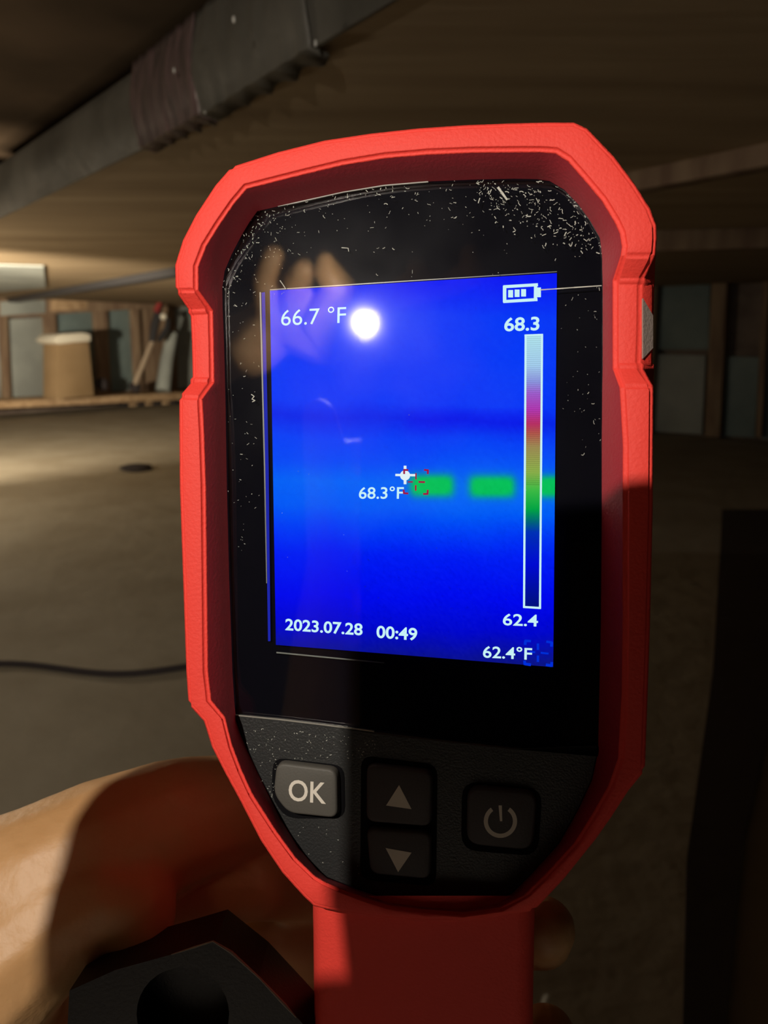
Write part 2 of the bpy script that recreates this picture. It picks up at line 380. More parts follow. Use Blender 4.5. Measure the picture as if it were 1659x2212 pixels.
# dark lumps at the foot of the wall
for x, y, s, lb in ((222, 830, .035, 'small dark lump beside the bright-capped block'), (293, 836, .035, 'dark lump at the lower end of the tool shaft')):
    bm = bmesh.new(); bmesh.ops.create_icosphere(bm, subdivisions=2, radius=s)
    p = wall_pt(x, y, .3); p.z = max(p.z, s)
    for v in bm.verts: v.co = v.co*(1+.3*noise.noise(v.co*40))+p
    tag(mk('debris_lump', bm, M['rubble'], smooth=60), lb, 'debris')
bm = bmesh.new(); bmesh.ops.create_icosphere(bm, subdivisions=3, radius=.02); p = at_z(295, 1011, .006)
for v in bm.verts: v.co = Vector((v.co.x*2.4, v.co.y*2.4, v.co.z*.6))*(1+.4*noise.noise(v.co*60))+p
tag(mk('floor_scrap', bm, M['rubble'], smooth=60), 'small dark scrap lying alone on the concrete floor', 'debris')
# cord on the floor
bm = bmesh.new(); pts = []
for k in range(30):
    x = -120+k*24; y = 1446-12*math.sin(k*.30)-k*.15; pts.append(at_z(x, y, .0035))
tube(bm, pts, [.004]*30, 8)
tag(mk('cord', bm, M['rubble'], smooth=60), 'thin dark cord lying across the floor at left', 'cord')
# thin dark strip on the floor at right
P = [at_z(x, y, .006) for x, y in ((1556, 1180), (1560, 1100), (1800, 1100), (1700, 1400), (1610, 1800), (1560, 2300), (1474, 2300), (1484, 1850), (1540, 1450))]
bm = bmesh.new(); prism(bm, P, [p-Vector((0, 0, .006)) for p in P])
M['sheet'] = pmat('dark_strip', (.035, .022, .018), .8, bump=.4, bscale=20, bdist=.004)  # material of the thin dark floor strip
tag(mk('floor_strip', bm, M['sheet']), 'thin dark strip on the floor at right', 'sheet')

# ================================================================== THE INSTRUMENT
dev = empty('thermal_imager', DEV, 'red handheld thermal camera with a blue lit display, held upright', 'thermal camera')
# stations: outer front edge, inner front edge, edge at the glass, front height (mm), side edge (pixel, mm)
W6 = 7.0; WN = 3.8
S = [((500, 360), (530, 403), (556, 456), W6), ((600, 328), (640, 375), (640, 437), W6), ((700, 303), (740, 351), (740, 415), W6), ((800, 288), (830, 336), (830, 400), W6),
     ((900, 277), (925, 328), (925, 392), W6), ((1000, 270), (1020, 324), (1020, 388), W6), ((1100, 266), (1110, 323), (1110, 386), W6), ((1180, 264), (1165, 323), (1160, 387), W6),
     ((1240, 264), (1201, 325), (1187, 391), W6), ((1268, 277), (1228, 342), (1218, 409), W6), ((1326, 338), (1269, 389), (1248, 440), W6), ((1370, 396), (1303, 430), (1275, 477), W6),
     ((1404, 450), (1330, 474), (1296, 514), W6), ((1418, 485), (1343, 501), (1299, 538), W6), ((1419, 515), (1348, 531), (1301, 560), W6), ((1416, 552), (1345, 553), (1301, 580), W6),
     ((1384, 607), (1328, 607), (1302, 612), WN), ((1383, 700), (1328, 700), (1302, 700), WN), ((1380, 792), (1328, 792), (1302, 795), WN), ((1412, 833), (1343, 833), (1301, 840), W6),
     ((1411, 960), (1350, 960), (1300, 960), W6), ((1410, 1100), (1350, 1100), (1300, 1100), W6), ((1404, 1350), (1350, 1350), (1298, 1350), W6), ((1399, 1500), (1348, 1500), (1295, 1480), W6),
     ((1393, 1664), (1340, 1640), (1292, 1625), W6), ((1357, 1708), (1318, 1700), (1279, 1685), W6), ((1320, 1765), (1285, 1757), (1251, 1746), W6), ((1288, 1812), (1245, 1820), (1208, 1822), W6),
     ((1219, 1898), (1180, 1890), (1150, 1886), W6), ((1180, 1940), (1130, 1937), (1107, 1929), W6), ((1154, 1968), (1080, 1962), (1062, 1952), 5.5),
     ((1000, 1992), (1000, 1972), (1000, 1960), 5), ((920, 1992), (920, 1966), (920, 1955), 5), ((835, 1986), (838, 1956), (840, 1943), 5), ((760, 1976), (782, 1938), (787, 1926), 5.5),
     ((710, 1966), (735, 1920), (744, 1911), 6), ((678, 1958), (700, 1905), (706, 1896), W6), ((655, 1936), (680, 1893), (687, 1880), W6), ((609, 1885), (638, 1853), (646, 1832), W6),
     ((563, 1816), (595, 1795), (606, 1768), W6), ((518, 1729), (544, 1717), (556, 1668), W6), ((486, 1670), (520, 1665), (535, 1622), W6), ((458, 1615), (500, 1612), (520, 1585), W6), ((440, 1558), (484, 1548), (510, 1556), W6),
     ((407, 1522), (451, 1512), (506, 1515), W6), ((402, 1450), (444, 1450), (502, 1450), W6), ((395, 1250), (442, 1250), (495, 1250), W6), ((388, 1050), (440, 1050), (490, 1050), W6),
     ((387, 930), (436, 930), (488, 930), W6), ((387, 856), (432, 858), (487, 866), W6), ((416, 822), (458, 822), (486, 822), WN), ((414, 740), (457, 740), (484, 740), WN), ((411, 674), (455, 672), (481, 668), WN),
     ((379, 628), (423, 628), (480, 622), W6), ((378, 572), (423, 575), (485, 586), W6), ((395, 518), (440, 530), (500, 550), W6), ((423, 464), (468, 485), (523, 506), W6), ((465, 400), (502, 436), (540, 478), W6)]
CEN = (900, 1100)
SIDE = {16: (1414, 607, 1.2), 17: (1413.5, 700, 1.2), 18: (1412, 792, 1.2)}
bm = bmesh.new(); loops = []
for i, (p1, p2, p3, wf) in enumerate(S):
    if i in SIDE: ps = SIDE[i][:2]; wsd = SIDE[i][2]
    else:
        k = .985 if p1[0] < 1300 else 1.0
        ps = (CEN[0]+(p1[0]-CEN[0])*k, CEN[1]+(p1[1]-CEN[1])*k); wsd = -5
    pb = (CEN[0]+(p1[0]-CEN[0])*.90, CEN[1]+(p1[1]-CEN[1])*.93)
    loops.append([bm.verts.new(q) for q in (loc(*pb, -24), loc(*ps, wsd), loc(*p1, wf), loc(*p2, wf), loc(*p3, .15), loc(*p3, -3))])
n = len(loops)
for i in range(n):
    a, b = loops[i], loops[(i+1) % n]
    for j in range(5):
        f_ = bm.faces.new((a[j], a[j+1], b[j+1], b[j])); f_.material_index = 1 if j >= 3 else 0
bm.faces.new([l[0] for l in loops])
bmesh.ops.recalc_face_normals(bm, faces=bm.faces)
es = [e for e in bm.edges if len(e.link_faces) == 2 and e.calc_face_angle(0) > math.radians(28) and any(f.material_index == 0 for f in e.link_faces)]
bmesh.ops.bevel(bm, geom=es, offset=.0008, segments=4, affect='EDGES', clamp_overlap=True)
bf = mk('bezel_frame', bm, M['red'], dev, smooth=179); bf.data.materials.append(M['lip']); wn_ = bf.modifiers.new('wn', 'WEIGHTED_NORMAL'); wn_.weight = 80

inner = [s[2] for s in S]
bm = bmesh.new(); slab_px(bm, [(CX+(x-CX)*1.0, y) for x, y in inner], -1.7, -2.6); mk('backing_plate', bm, M['black_print'], dev)
# glass: inner outline above the keypad line
KL = [(508, 1547), (600, 1556), (700, 1568), (808, 1582), (950, 1599), (1100, 1615), (1293, 1632)]
up_i = [p for p in inner if p[1] < 1530]
st = [p for p in up_i if p[0] > 900]; 
right_up = [s[2] for s in S[:24]]                                     # clockwise from the top left to the right side
left_up = [s[2] for s in S[44:]]
g_out = right_up + KL[::-1] + left_up
bm = bmesh.new(); slab_px(bm, g_out, -.05, -.8); mk('cover_glass', bm, M['glass'], dev)
# keypad panel
k_out = KL + [s[2] for s in S[24:43]]
bm = bmesh.new(); slab_px(bm, k_out, .35, -1.6); bev(bm, .0002, 40, 1); mk('keypad_panel', bm, M['panel'], dev, smooth=30)
# bright chipped edge line along the panel's top
bm = bmesh.new()
M['edge'] = pmat('scuffed_lit_edge', (.25, .24, .21), .35)
top = [(x, y-3) for x, y in KL[:4]]; bot = [(x, y-.5) for x, y in KL[:4]]
slab_px(bm, top+bot[::-1], .42, .1); mk('panel_edge', bm, M['edge'], dev)
bm = bmesh.new()
tp = [(600, 441), (640, 433.5), (740, 411), (830, 396.5), (925, 388.5)]; 
slab_px(bm, tp+[(x, y+5) for x, y in tp[::-1]], .25, -.05); mk('glass_edge', bm, M['edge'], dev)

# keys
def key(name, pts, w1, mat, r=22, tilt=0, socket=None):
    if socket:
        bm = bmesh.new(); slab_px(bm, round_poly(socket, r+6), .42, .30); s_ = mk('key_gap_shade', bm, M['gap'], dev)  # flat black plate: the gap round the key and its shade as colour
    bm = bmesh.new(); rp = round_poly(pts, r, 5); slab_px(bm, rp, w1, .2, .035); bev(bm, .00045, 40, 3)
    return mk(name, bm, mat, dev, smooth=40)
k_ok = key('ok_key', [(597, 1648), (726, 1664), (728, 1768), (622, 1757), (590, 1716)], 2.4, M['key'], 20, socket=[(590, 1636), (744, 1654), (746, 1768), (618, 1768), (586, 1722)])
k_up = key('arrow_key', [(792, 1652), (932, 1668), (930, 1786), (791, 1775)], 1.9, M['keydark'], 20, socket=[(780, 1632), (945, 1652), (942, 1915), (778, 1900)])
k_dn = key('arrow_key', [(791, 1790), (930, 1800), (928, 1900), (800, 1888)], 1.9, M['keydark'], 20)
k_pw = key('power_key', [(1010, 1700), (1160, 1714), (1150, 1838), (1008, 1824)], 1.9, M['keydark'], 30, socket=[(998, 1688), (1172, 1704), (1162, 1850), (996, 1836)])
def decal(name, pts, w_, mat, parent):
    bm = bmesh.new(); slab_px(bm, pts, w_+.04, w_-.05); return mk(name, bm, mat, parent)
decal('up_arrow', [(862, 1696), (889, 1748), (834, 1740)], 1.93, M['print'], k_up)
decal('down_arrow', [(833, 1832), (889, 1842), (860, 1884)], 1.93, M['print'], k_dn)
def ring_px(cx, cy, r0, r1, a0, a1, n=32, sy=1.0):
    o = [(cx+r1*math.cos(a0+(a1-a0)*k/n), cy-sy*r1*math.sin(a0+(a1-a0)*k/n)) for k in range(n+1)]
    i = [(cx+r0*math.cos(a0+(a1-a0)*k/n), cy-sy*r0*math.sin(a0+(a1-a0)*k/n)) for k in range(n+1)]
    return o, i
def arc_mesh(name, cx, cy, r0, r1, a0, a1, w_, mat, parent, n=32):
    bm = bmesh.new(); o, i = ring_px(cx, cy, r0, r1, a0, a1, n)
    O = [bm.verts.new(loc(*p, w_)) for p in o]; I = [bm.verts.new(loc(*p, w_)) for p in i]
    for k in range(n): bm.faces.new((O[k], O[k+1], I[k+1], I[k]))
    bmesh.ops.recalc_face_normals(bm, faces=bm.faces)
    bm.normal_update()
    if bm.faces[0].normal.z < 0: bmesh.ops.reverse_faces(bm, faces=bm.faces)
    return mk(name, bm, mat, parent)
ps = arc_mesh('power_symbol', 1081, 1774, 27, 36, math.radians(125), math.radians(415), 1.97, M['print'], k_pw)
decal('power_bar', [(1077, 1740), (1084, 1740), (1085, 1774), (1080, 1774)], 1.93, M['print'], k_pw)

# lettering
def text(name, s, bl, br, top, w_, mat, parent, bold=0):
    cu = bpy.data.curves.new('t', 'FONT'); cu.body = s; cu.size = 1; cu.offset = bold; cu.resolution_u = 4
    ob = bpy.data.objects.new('t', cu); C.objects.link(ob)
    dg = bpy.context.evaluated_depsgraph_get(); me = bpy.data.meshes.new_from_object(ob.evaluated_get(dg)); bpy.data.objects.remove(ob)
    co = np.array([v.co[:] for v in me.vertices]); x0, x1 = co[:, 0].min(), co[:, 0].max(); y0, y1 = 0, co[:, 1].max()
    A = loc(*bl, w_); B = loc(*br, w_); T = loc(bl[0], top, w_)
    ux = (B-A); hy = (T-A).length; uy = Vector((0, 1, 0)); 
    for v in me.vertices:
        a = (v.co.x-x0)/(x1-x0); b = (v.co.y-y0)/(y1-y0)
        p = A+ux*a+uy*hy*b; v.co = (p.x, p.y, w_/1000)
    me.materials.clear(); me.materials.append(mat)
    o = bpy.data.objects.new(name, me); C.objects.link(o); o.parent = parent; return o
ok = text('ok_lettering', 'OK', (623, 1728), (704, 1736), 1683, 2.46, M['print'], k_ok, .012)
ok['label'] = 'cream letters OK'

# display picture
WS = -1.0
SC = [(583, 628), (1203, 590), (1195, 1441), (596, 1393)]
c0, c1, c2, c3 = [loc(*p, WS) for p in SC]
disp_root = None
def srgb(r, g, b): return np.array([((c/255+.055)/1.055)**2.4 if c > 10 else c/255/12.92 for c in (r, g, b)])
def blob(x, y, x0, x1, y0, y1, s):
    sx = 1/(1+math.exp(-(x-x0)/s)) * 1/(1+math.exp((x-x1)/s)); sy = 1/(1+math.exp(-(y-y0)/s)) * 1/(1+math.exp((y-y1)/s)); return sx*sy
stops = [(590, (0, 18, 250)), (640, (0, 40, 252)), (680, (0, 58, 255)), (870, (0, 56, 255)), (905, (0, 38, 240)), (950, (0, 66, 255)), (1000, (0, 76, 255)), (1045, (0, 102, 255)), (1100, (0, 92, 255)),
         (1150, (0, 60, 255)), (1200, (0, 30, 252)), (1290, (0, 10, 245)), (1360, (2, 8, 212)), (1400, (8, 16, 170)), (1445, (14, 24, 118))]
def lerp_stops(y, st):
    if y <= st[0][0]: return np.array(st[0][1], float)
    for (a, ca), (b, cb) in zip(st, st[1:]):
        if y <= b: t = (y-a)/(b-a); return np.array(ca)*(1-t)+np.array(cb)*t
    return np.array(st[-1][1], float)
def picture(px, py):
    yy = py+10*noise.noise(Vector((px*.012, py*.006, 0)))+(px-900)*(-.03)
    c = lerp_stops(yy, stops)
    k = .5+.5*noise.noise(Vector((px*.006, py*.008, 5))); c = c*(1+.0*k); c[1] += 10*(k-.5)
    if 880 < py < 940: c[1] -= 16*blob(px, py, 880, 1150, 890, 925, 8)
    h = blob(px, py, 930, 1230, 1000, 1110, 16)*.5; c = c*(1-h)+np.array((0, 112, 255))*h
    for b in ((888, 978, 1028, 1070), (1016, 1110, 1030, 1072), (1160, 1260, 1030, 1072)):
        h = min(1, 1.25*blob(px, py, *b, 5)); c = c*(1-h)+np.array((0, 198, 92))*h
    c += 5*noise.noise(Vector((px*.3, py*.3, 1)))
    return srgb(*np.clip(c, 0, 255))
def grid_pic(name, corners, w_, nx, ny, fn, parent):
    q = [loc(*p, w_) for p in corners]; vs_ = []; cols = []
    for j in range(ny+1):
        for i in range(nx+1):
            a, b = i/nx, j/ny
            p = (q[0]*(1-a)+q[1]*a)*(1-b)+(q[3]*(1-a)+q[2]*a)*b; vs_.append(p)
            cols.append(fn(*pix(p), a, b))
    fs = [(j*(nx+1)+i, (j+1)*(nx+1)+i, (j+1)*(nx+1)+i+1, j*(nx+1)+i+1) for j in range(ny) for i in range(nx)]
    me = bpy.data.meshes.new(name); me.from_pydata(vs_, [], fs)
    at = me.color_attributes.new('pic', 'FLOAT_COLOR', 'POINT')
    at.data.foreach_set('color', np.concatenate([np.array(cols), np.ones((len(cols), 1))], 1).astype(np.float32).ravel())
    me.materials.append(M['screen']); o = bpy.data.objects.new(name, me); C.objects.link(o); o.parent = parent; return o
disp = grid_pic('display', SC, WS, 120, 160, lambda x, y, a, b: picture(x, y), dev)
disp['label'] = 'lit blue thermal picture with green spots'
W1 = WS+.03; W2 = WS+.05
# colour bar
bstops = [(724, (190, 245, 255)), (790, (175, 220, 255)), (825, (150, 160, 240)), (850, (170, 100, 220)), (885, (190, 60, 190)), (915, (200, 50, 110)), (935, (190, 90, 80)), (965, (170, 150, 90)),
          (1020, (150, 190, 80)), (1060, (60, 190, 70)), (1100, (0, 170, 70)), (1125, (0, 110, 120)), (1150, (0, 50, 190)), (1220, (0, 10, 220)), (1312, (0, 18, 130))]
def barcol(px, py, a, b):
    c = lerp_stops(py, bstops)
    if py < 1050: c = c*(1-.13*(int(b*260) % 2))
    return srgb(*np.clip(c, 0, 255))
grid_pic('colour_bar', [(1135, 725), (1170, 724), (1165, 1311), (1134, 1309)], W1, 2, 260, barcol, dev)
def line_px(bm, a, b, t, w_):
    a = Vector(a); b = Vector(b); d = (b-a).normalized(); s = Vector((-d.y, d.x))*t/2
    prism(bm, [loc(*(p), w_) for p in (a-s, b-s, b+s, a+s)], [loc(*(p), w_-.01) for p in (a-s, b-s, b+s, a+s)])
bm = bmesh.new()
for a, b, t in (((1135.5, 724), (1132, 1312), 4.5), ((1171, 722), (1166.5, 1314), 4.5), ((1133, 724.5), (1173, 723), 4), ((1130, 1311), (1168.5, 1313.5), 4.5)): line_px(bm, a, b, t, W2)
mk('bar_outline', bm, M['white_ui'], dev)
bm = bmesh.new()
for a, b, t in (((1087, 619.5), (1162, 615), 6.5), ((1087, 651.5), (1161, 647), 6.5), ((1090, 618), (1090, 653), 7.5), ((1157, 614), (1156.5, 649), 7), ((1164, 621), (1164, 642), 9)): line_px(bm, a, b, t, W2)
for x in (1103, 1117, 1131): line_px(bm, (x, 626.5-(x-1103)*.07), (x, 642.5-(x-1103)*.07), 10.5, W2)
mk('battery_icon', bm, M['white_ui'], dev)
for nm, s, bl, br, tp_, b_ in (('reading_text', '66.7 °F', (607, 703.5), (747, 697), 668, .0), ('maximum_text', '68.3', (1089, 715), (1165, 712.5), 686, .022), ('minimum_text', '62.4', (1086, 1350), (1162, 1353), 1325, .015),
                               ('low_spot_text', '62.4°F', (1043, 1420), (1149, 1425), 1394, .015), ('date_text', '2023.07.28', (616, 1360.5), (783, 1372), 1336, .022), ('time_text', '00:49', (813, 1377), (901, 1383), 1351, .022),
                               ('high_spot_text', '68.3°F', (775, 1077), (872, 1077), 1051, .012)):
    text(nm, s, bl, br, tp_, W2+.01, M['white_ui'], dev, b_)
# cursors
bm = bmesh.new()
line_px(bm, (854, 1026), (898, 1026.5), 5, W2+.02); line_px(bm, (875, 1006), (875, 1046), 6, W2+.021)
prism(bm, [loc(875+11*math.cos(k*math.pi/8), 1027+11*math.sin(k*math.pi/8), W2+.022) for k in range(16)], [loc(875+11*math.cos(k*math.pi/8), 1027+11*math.sin(k*math.pi/8), W2) for k in range(16)])
mk('hot_cursor', bm, M['white_pure'], dev)
bm = bmesh.new()
for a, b, t in (((872, 1015), (882, 1015.5), 4), ((873, 1014), (873, 1024), 4), ((916, 1015), (926, 1016), 4), ((924.5, 1015), (924, 1024), 4), ((872, 1058), (872.5, 1067), 4), ((872, 1065.5), (882, 1066), 4),
                ((924, 1058), (923.5, 1068), 4), ((914, 1067), (925, 1067), 4), ((881, 1041), (892, 1041), 3), ((904, 1041), (918, 1041.5), 4), ((898.5, 1022), (898.5, 1036), 3), ((898, 1048), (898, 1060), 3.5)):
    line_px(bm, a, b, t, W2+.03)
mk('centre_bracket', bm, M['ui_red'], dev)
bm = bmesh.new()
for a, b, t in (((1133, 1384), (1147, 1385), 5), ((1135, 1384), (1134.5, 1393), 6), ((1180, 1386), (1193, 1388), 5), ((1192, 1387), (1191, 1397), 6), ((1133, 1427), (1134, 1436), 6), ((1133, 1434), (1147, 1436), 6),
                ((1192, 1430), (1191, 1440), 6), ((1179, 1436), (1192, 1438), 6), ((1162, 1390), (1162, 1404), 5), ((1162, 1416), (1162, 1430), 5), ((1144, 1408), (1156, 1409), 4), ((1168, 1410), (1185, 1412), 4)):
    line_px(bm, a, b, t, W2)
mk('cold_bracket', bm, M['ui_blue'], dev)
decal('display_edge_reflection', [(565, 632), (572, 631), (580, 1010), (584, 1385), (579, 1385), (573, 1010)], WS, M['strip'], dev)  # glowing strip painted in for the display edge mirrored inside the glass
M['edgeline'] = pmat('display_rim_line', (.20, .22, .20), .35)
decal('display_rim', [(560.5, 631), (563.5, 631), (573, 1010), (577, 1260), (575, 1260), (570, 1010)], WS+.05, M['edgeline'], dev)
decal('display_rim', [(597, 1408), (700, 1418), (830, 1431), (830, 1433), (700, 1421), (597, 1411)], WS+.05, M['edgeline'], dev)
decal('display_rim', [(583, 625), (800, 611), (1203, 586), (1203, 587.5), (800, 613), (583, 627)], WS+.05, M['edgeline'], dev)
# the hair lying over the display and a few fibres, many flecks of dust on the glass
def fleck_mesh(name, items, w_, kind=None):
    bm = bmesh.new()
    for pts, t in items:
        for a, b in zip(pts, pts[1:]):
            a = Vector(a); b = Vector(b); d = b-a
            if d.length < .2: continue
            d.normalize(); s = Vector((-d.y, d.x))*t/2; e = d*t*.2
            top_ = [loc(*p, w_) for p in (a-s-e, b-s*.7+e, b+s*.7+e, a+s-e)]; lo_ = [p-Vector((0, 0, .00003)) for p in top_]
            A = [bm.verts.new(p) for p in top_]; B = [bm.verts.new(p) for p in lo_]
            bm.faces.new(A)
            for k in range(4): bm.faces.new((A[k], B[k], B[(k+1) % 4], A[(k+1) % 4]))
    bmesh.ops.recalc_face_normals(bm, faces=bm.faces)
    o = mk(name, bm, M['dust'], dev)
    if kind: o['kind'] = kind
    return o
fleck_mesh('hair', [([(1168, 626), (1200, 624), (1240, 621), (1299, 617)], 2.6)], .03)
fleck_mesh('lint', [([(1076, 405), (1084, 416), (1095, 431)], 5.5)], .03)
fleck_mesh('lint', [([(543, 852), (549, 856), (544, 862), (551, 865), (545, 868)], 2.0)], .03)
fleck_mesh('lint', [([(605, 606), (612, 616), (617, 624)], 2.0)], .03)
fleck_mesh('lint', [([(738, 535), (752, 536), (753, 543)], 1.8), ], .03)
def inside(px, py):
    c = False; n_ = len(inner); j = n_-1
    for i in range(n_):
        xi, yi = inner[i]; xj, yj = inner[j]
        if (yi > py) != (yj > py) and px < (xj-xi)*(py-yi)/(yj-yi)+xi: c = not c
        j = i
    return c
def curvy(x, y, L, t):
    a = random.uniform(0, math.pi*2); pts = [(x, y)]
    for k in range(3):
        a += random.uniform(-.9, .9); x += math.cos(a)*L/3; y += math.sin(a)*L/3; pts.append((x, y))
    return (pts, t)
items = []
def scatter(n_, box, lmin, lmax, tmin, tmax, dens=None):
    k = 0; tries = 0
    while k < n_ and tries < 20000:
        tries += 1; x = random.uniform(box[0], box[2]); y = random.uniform(box[1], box[3])
        if not inside(x, y) or (dens and random.random() > dens(x, y)): continue
        items.append(curvy(x, y, lmin+(lmax-lmin)*random.random()**2.6, tmin+(tmax-tmin)*random.random()**2)); k += 1
scatter(210, (1030, 388, 1300, 560), 2, 12, .8, 2.4, lambda x, y: max(0, 1-abs(y-430-(x-1100)*.45)/75))
scatter(230, (540, 388, 1300, 600), 1, 9, .6, 1.7, lambda x, y: max(.1, 1-(y-390-(max(0, 830-x)*.22))/150))
scatter(90, (480, 440, 620, 640), 1, 7, .6, 1.6, lambda x, y: .9 if x+y*.55 < 850 else .25)
scatter(60, (486, 640, 560, 1200), 1, 7, .5, 1.4)
scatter(45, (1210, 600, 1300, 1000), 1, 10, .5, 1.4)
scatter(14, (600, 640, 1200, 1380), 1, 3, .6, 1.0)
fleck_mesh('glass_dust', items, .03, 'stuff')
items = []
def scat2(n_, box, lmax, tmax):
    k = 0
    while k < n_:
        x = random.uniform(box[0], box[2]); y = random.uniform(box[1], box[3])
        if inside(x, y) and y > 1556+(x-508)*.117+6: items.append(curvy(x, y, random.uniform(.8, lmax), random.uniform(.6, tmax))); k += 1
scat2(90, (510, 1560, 810, 1640), 4, 1.3); scat2(25, (560, 1640, 600, 1800), 3, 1.2); scat2(14, (640, 1780, 790, 1900), 3, 1.5)
fleck_mesh('keypad_dust', items, .42, 'stuff')
# dust on the sloping left wall of the bezel
# grey worn insert at the right notch
bm = bmesh.new()
def side_pt(px_, py_, t):                                             # t: 0 at the front edge, 1 at the side edge of the right notch
    a = loc(1383, py_, WN); b = loc(1413.5, py_, 1.2); return a.lerp(b, t)
A = [side_pt(0, 645, .15), side_pt(0, 682, .85), side_pt(0, 752, .85), side_pt(0, 775, .15)]
nn = Vector((.55, 0, .83)).normalized()*.0002
prism(bm, [p+nn for p in A], [p-nn for p in A]); mk('grip_insert', bm, M['grip'], dev)['label'] = 'worn grey insert in the notch on the right edge'

# handle
HS = []
for (y, wf, xl, xr) in ((1935, 2.5, 676, 1156), (1975, 2.0, 676, 1155), (2010, 1.2, 677, 1154), (2120, -1, 678, 1152), (2300, -4, 680, 1150), (2600, -12, 690, 1145), (3000, -17, 705, 1130)):
    HS.append([loc(xl+60, y, wf-31), loc(xl+14, y, wf-24), loc(xl, y, wf-9), loc(xl+3, y, wf-3), loc(xl+16, y, wf-.5), loc(xl+40, y, wf), loc((xl+xr)/2, y, wf+.8), loc(xr-40, y, wf), loc(xr-16, y, wf-.7), loc(xr-3, y, wf-4), loc(xr, y, wf-9), loc(xr-10, y, wf-24), loc(xr-60, y, wf-31)])
bm = bmesh.new(); R_ = [[bm.verts.new(p) for p in r] for r in HS]
for a, b in zip(R_, R_[1:]):
    m_ = len(a)
    for k in range(m_): bm.faces.new((a[k], a[(k+1) % m_], b[(k+1) % m_], b[k]))
bm.faces.new(R_[0]); bm.faces.new(R_[-1][::-1]); bmesh.ops.recalc_face_normals(bm, faces=bm.faces)
mk('handle', bm, M['red'], dev, smooth=60)

# ================================================================== THE HAND HOLDING IT
def caps_mesh(chains, voxel, smooth_it):
    bm = bmesh.new()
    for ch in chains:
        for (a, ra_), (b, rb_) in zip(ch, ch[1:]):
            L = (b-a).length; k = max(2, int(L/(min(ra_, rb_)*.16)))
            for i in range(k+1):
                t = i/k; m_ = bmesh.ops.create_icosphere(bm, subdivisions=2, radius=ra_*(1-t)+rb_*t, matrix=Matrix.Translation(a.lerp(b, t)))
    me = bpy.data.meshes.new('tmp'); bm.to_mesh(me); bm.free()
    o = bpy.data.objects.new('tmp', me); C.objects.link(o)
    r = o.modifiers.new('r', 'REMESH'); r.mode = 'VOXEL'; r.voxel_size = voxel; r.use_smooth_shade = True
    s = o.modifiers.new('s', 'SMOOTH'); s.iterations = smooth_it; s.factor = .5
    dg = bpy.context.evaluated_depsgraph_get(); m2 = bpy.data.meshes.new_from_object(o.evaluated_get(dg)); bpy.data.objects.remove(o)
    for p in m2.polygons: p.use_smooth = True
    return m2
def ch(*a): return [(at_depth(x, y, d), r/1000) for x, y, d, r in a]
hand = [ch((-60, 1965, .168, 18), (90, 1915, .170, 18), (230, 1838, .174, 16.5), (380, 1775, .180, 15), (520, 1745, .188, 13), (640, 1745, .196, 10), (760, 1765, .198, 8)),   # index
        ch((60, 2010, .172, 14), (260, 1975, .182, 11), (430, 1930, .184, 8.5), (560, 1905, .185, 8.8), (680, 1915, .204, 9), (900, 1985, .214, 8.8), (1080, 2020, .205, 8.2), (1168, 2022, .184, 7.6), (1176, 2005, .166, 6.8)),  # middle
        ch((40, 2180, .176, 14), (300, 2160, .188, 10), (660, 2140, .208, 9), (900, 2200, .216, 8.6), (1080, 2250, .205, 8), (1166, 2262, .184, 7.6), (1180, 2240, .168, 6.8)),
        ch((40, 2380, .180, 13), (400, 2400, .196, 9), (900, 2430, .212, 7.6), (1080, 2470, .200, 7), (1140, 2470, .176, 6.4)),
        ch((-160, 2200, .160, 20), (-20, 2090, .161, 17), (110, 1990, .163, 13.5), (215, 1935, .164, 11), (285, 1950, .164, 9.4), (300, 1985, .163, 8)),   # thumb
        ch((-60, 1960, .168, 18), (-60, 2100, .168, 22), (-40, 2250, .172, 22), (-60, 2400, .185, 20)),
        ch((250, 2060, .186, 12), (430, 2045, .195, 9.5), (600, 2030, .2, 9.5), (760, 2050, .21, 9.5)),
        ch((90, 1900, .172, 15), (70, 2010, .172, 15), (50, 2180, .176, 14), (40, 2380, .182, 13)),
        ch((-60, 2100, .168, 22), (-260, 2500, .185, 27), (-420, 2800, .2, 27), (-800, 3500, .25, 34), (-1500, 4600, .32, 42)),
        ch((-60, 2400, .185, 20), (-330, 2700, .2, 24))]
me = caps_mesh(hand, .0011, 6); me.materials.append(M['skin'])
ho = bpy.data.objects.new('hand', me); C.objects.link(ho)
tag(ho, 'bare hand gripping the red handle, fingers curled behind it', 'person')

# black plastic piece below the fingers, with a round opening
def flat_with_hole(name, outer, centre, r, d0, th, mat, root):
    bm = bmesh.new(); hole = [(centre[0]+r*math.cos(-k*math.pi/16), centre[1]+r*math.sin(-k*math.pi/16)) for k in range(32)]
    o3 = [at_depth(x, y, d0) for x, y in outer]; h3 = [at_depth(x, y, d0) for x, y in hole]
    tri = tessellate_polygon([[Vector((x, y, 0)) for x, y in outer], [Vector((x, y, 0)) for x, y in hole]])
    V = [bm.verts.new(p) for p in o3+h3]
    for t in tri:
        try: bm.faces.new([V[i] for i in t])
        except ValueError: pass
    back = CM.to_3x3() @ Vector((0, 0, -1)); n_ = len(o3)
    Bo = [bm.verts.new(p+back*th) for p in o3]; Bh = [bm.verts.new(p+back*th*.7) for p in h3]
    for k in range(n_): bm.faces.new((V[k], Bo[k], Bo[(k+1) % n_], V[(k+1) % n_]))
    for k in range(32): bm.faces.new((V[n_+k], V[n_+(k+1) % 32], Bh[(k+1) % 32], Bh[k]))
    bm.faces.new(Bo); bm.faces.new(Bh)
    bmesh.ops.recalc_face_normals(bm, faces=bm.faces)
    return mk(name, bm, mat, root)
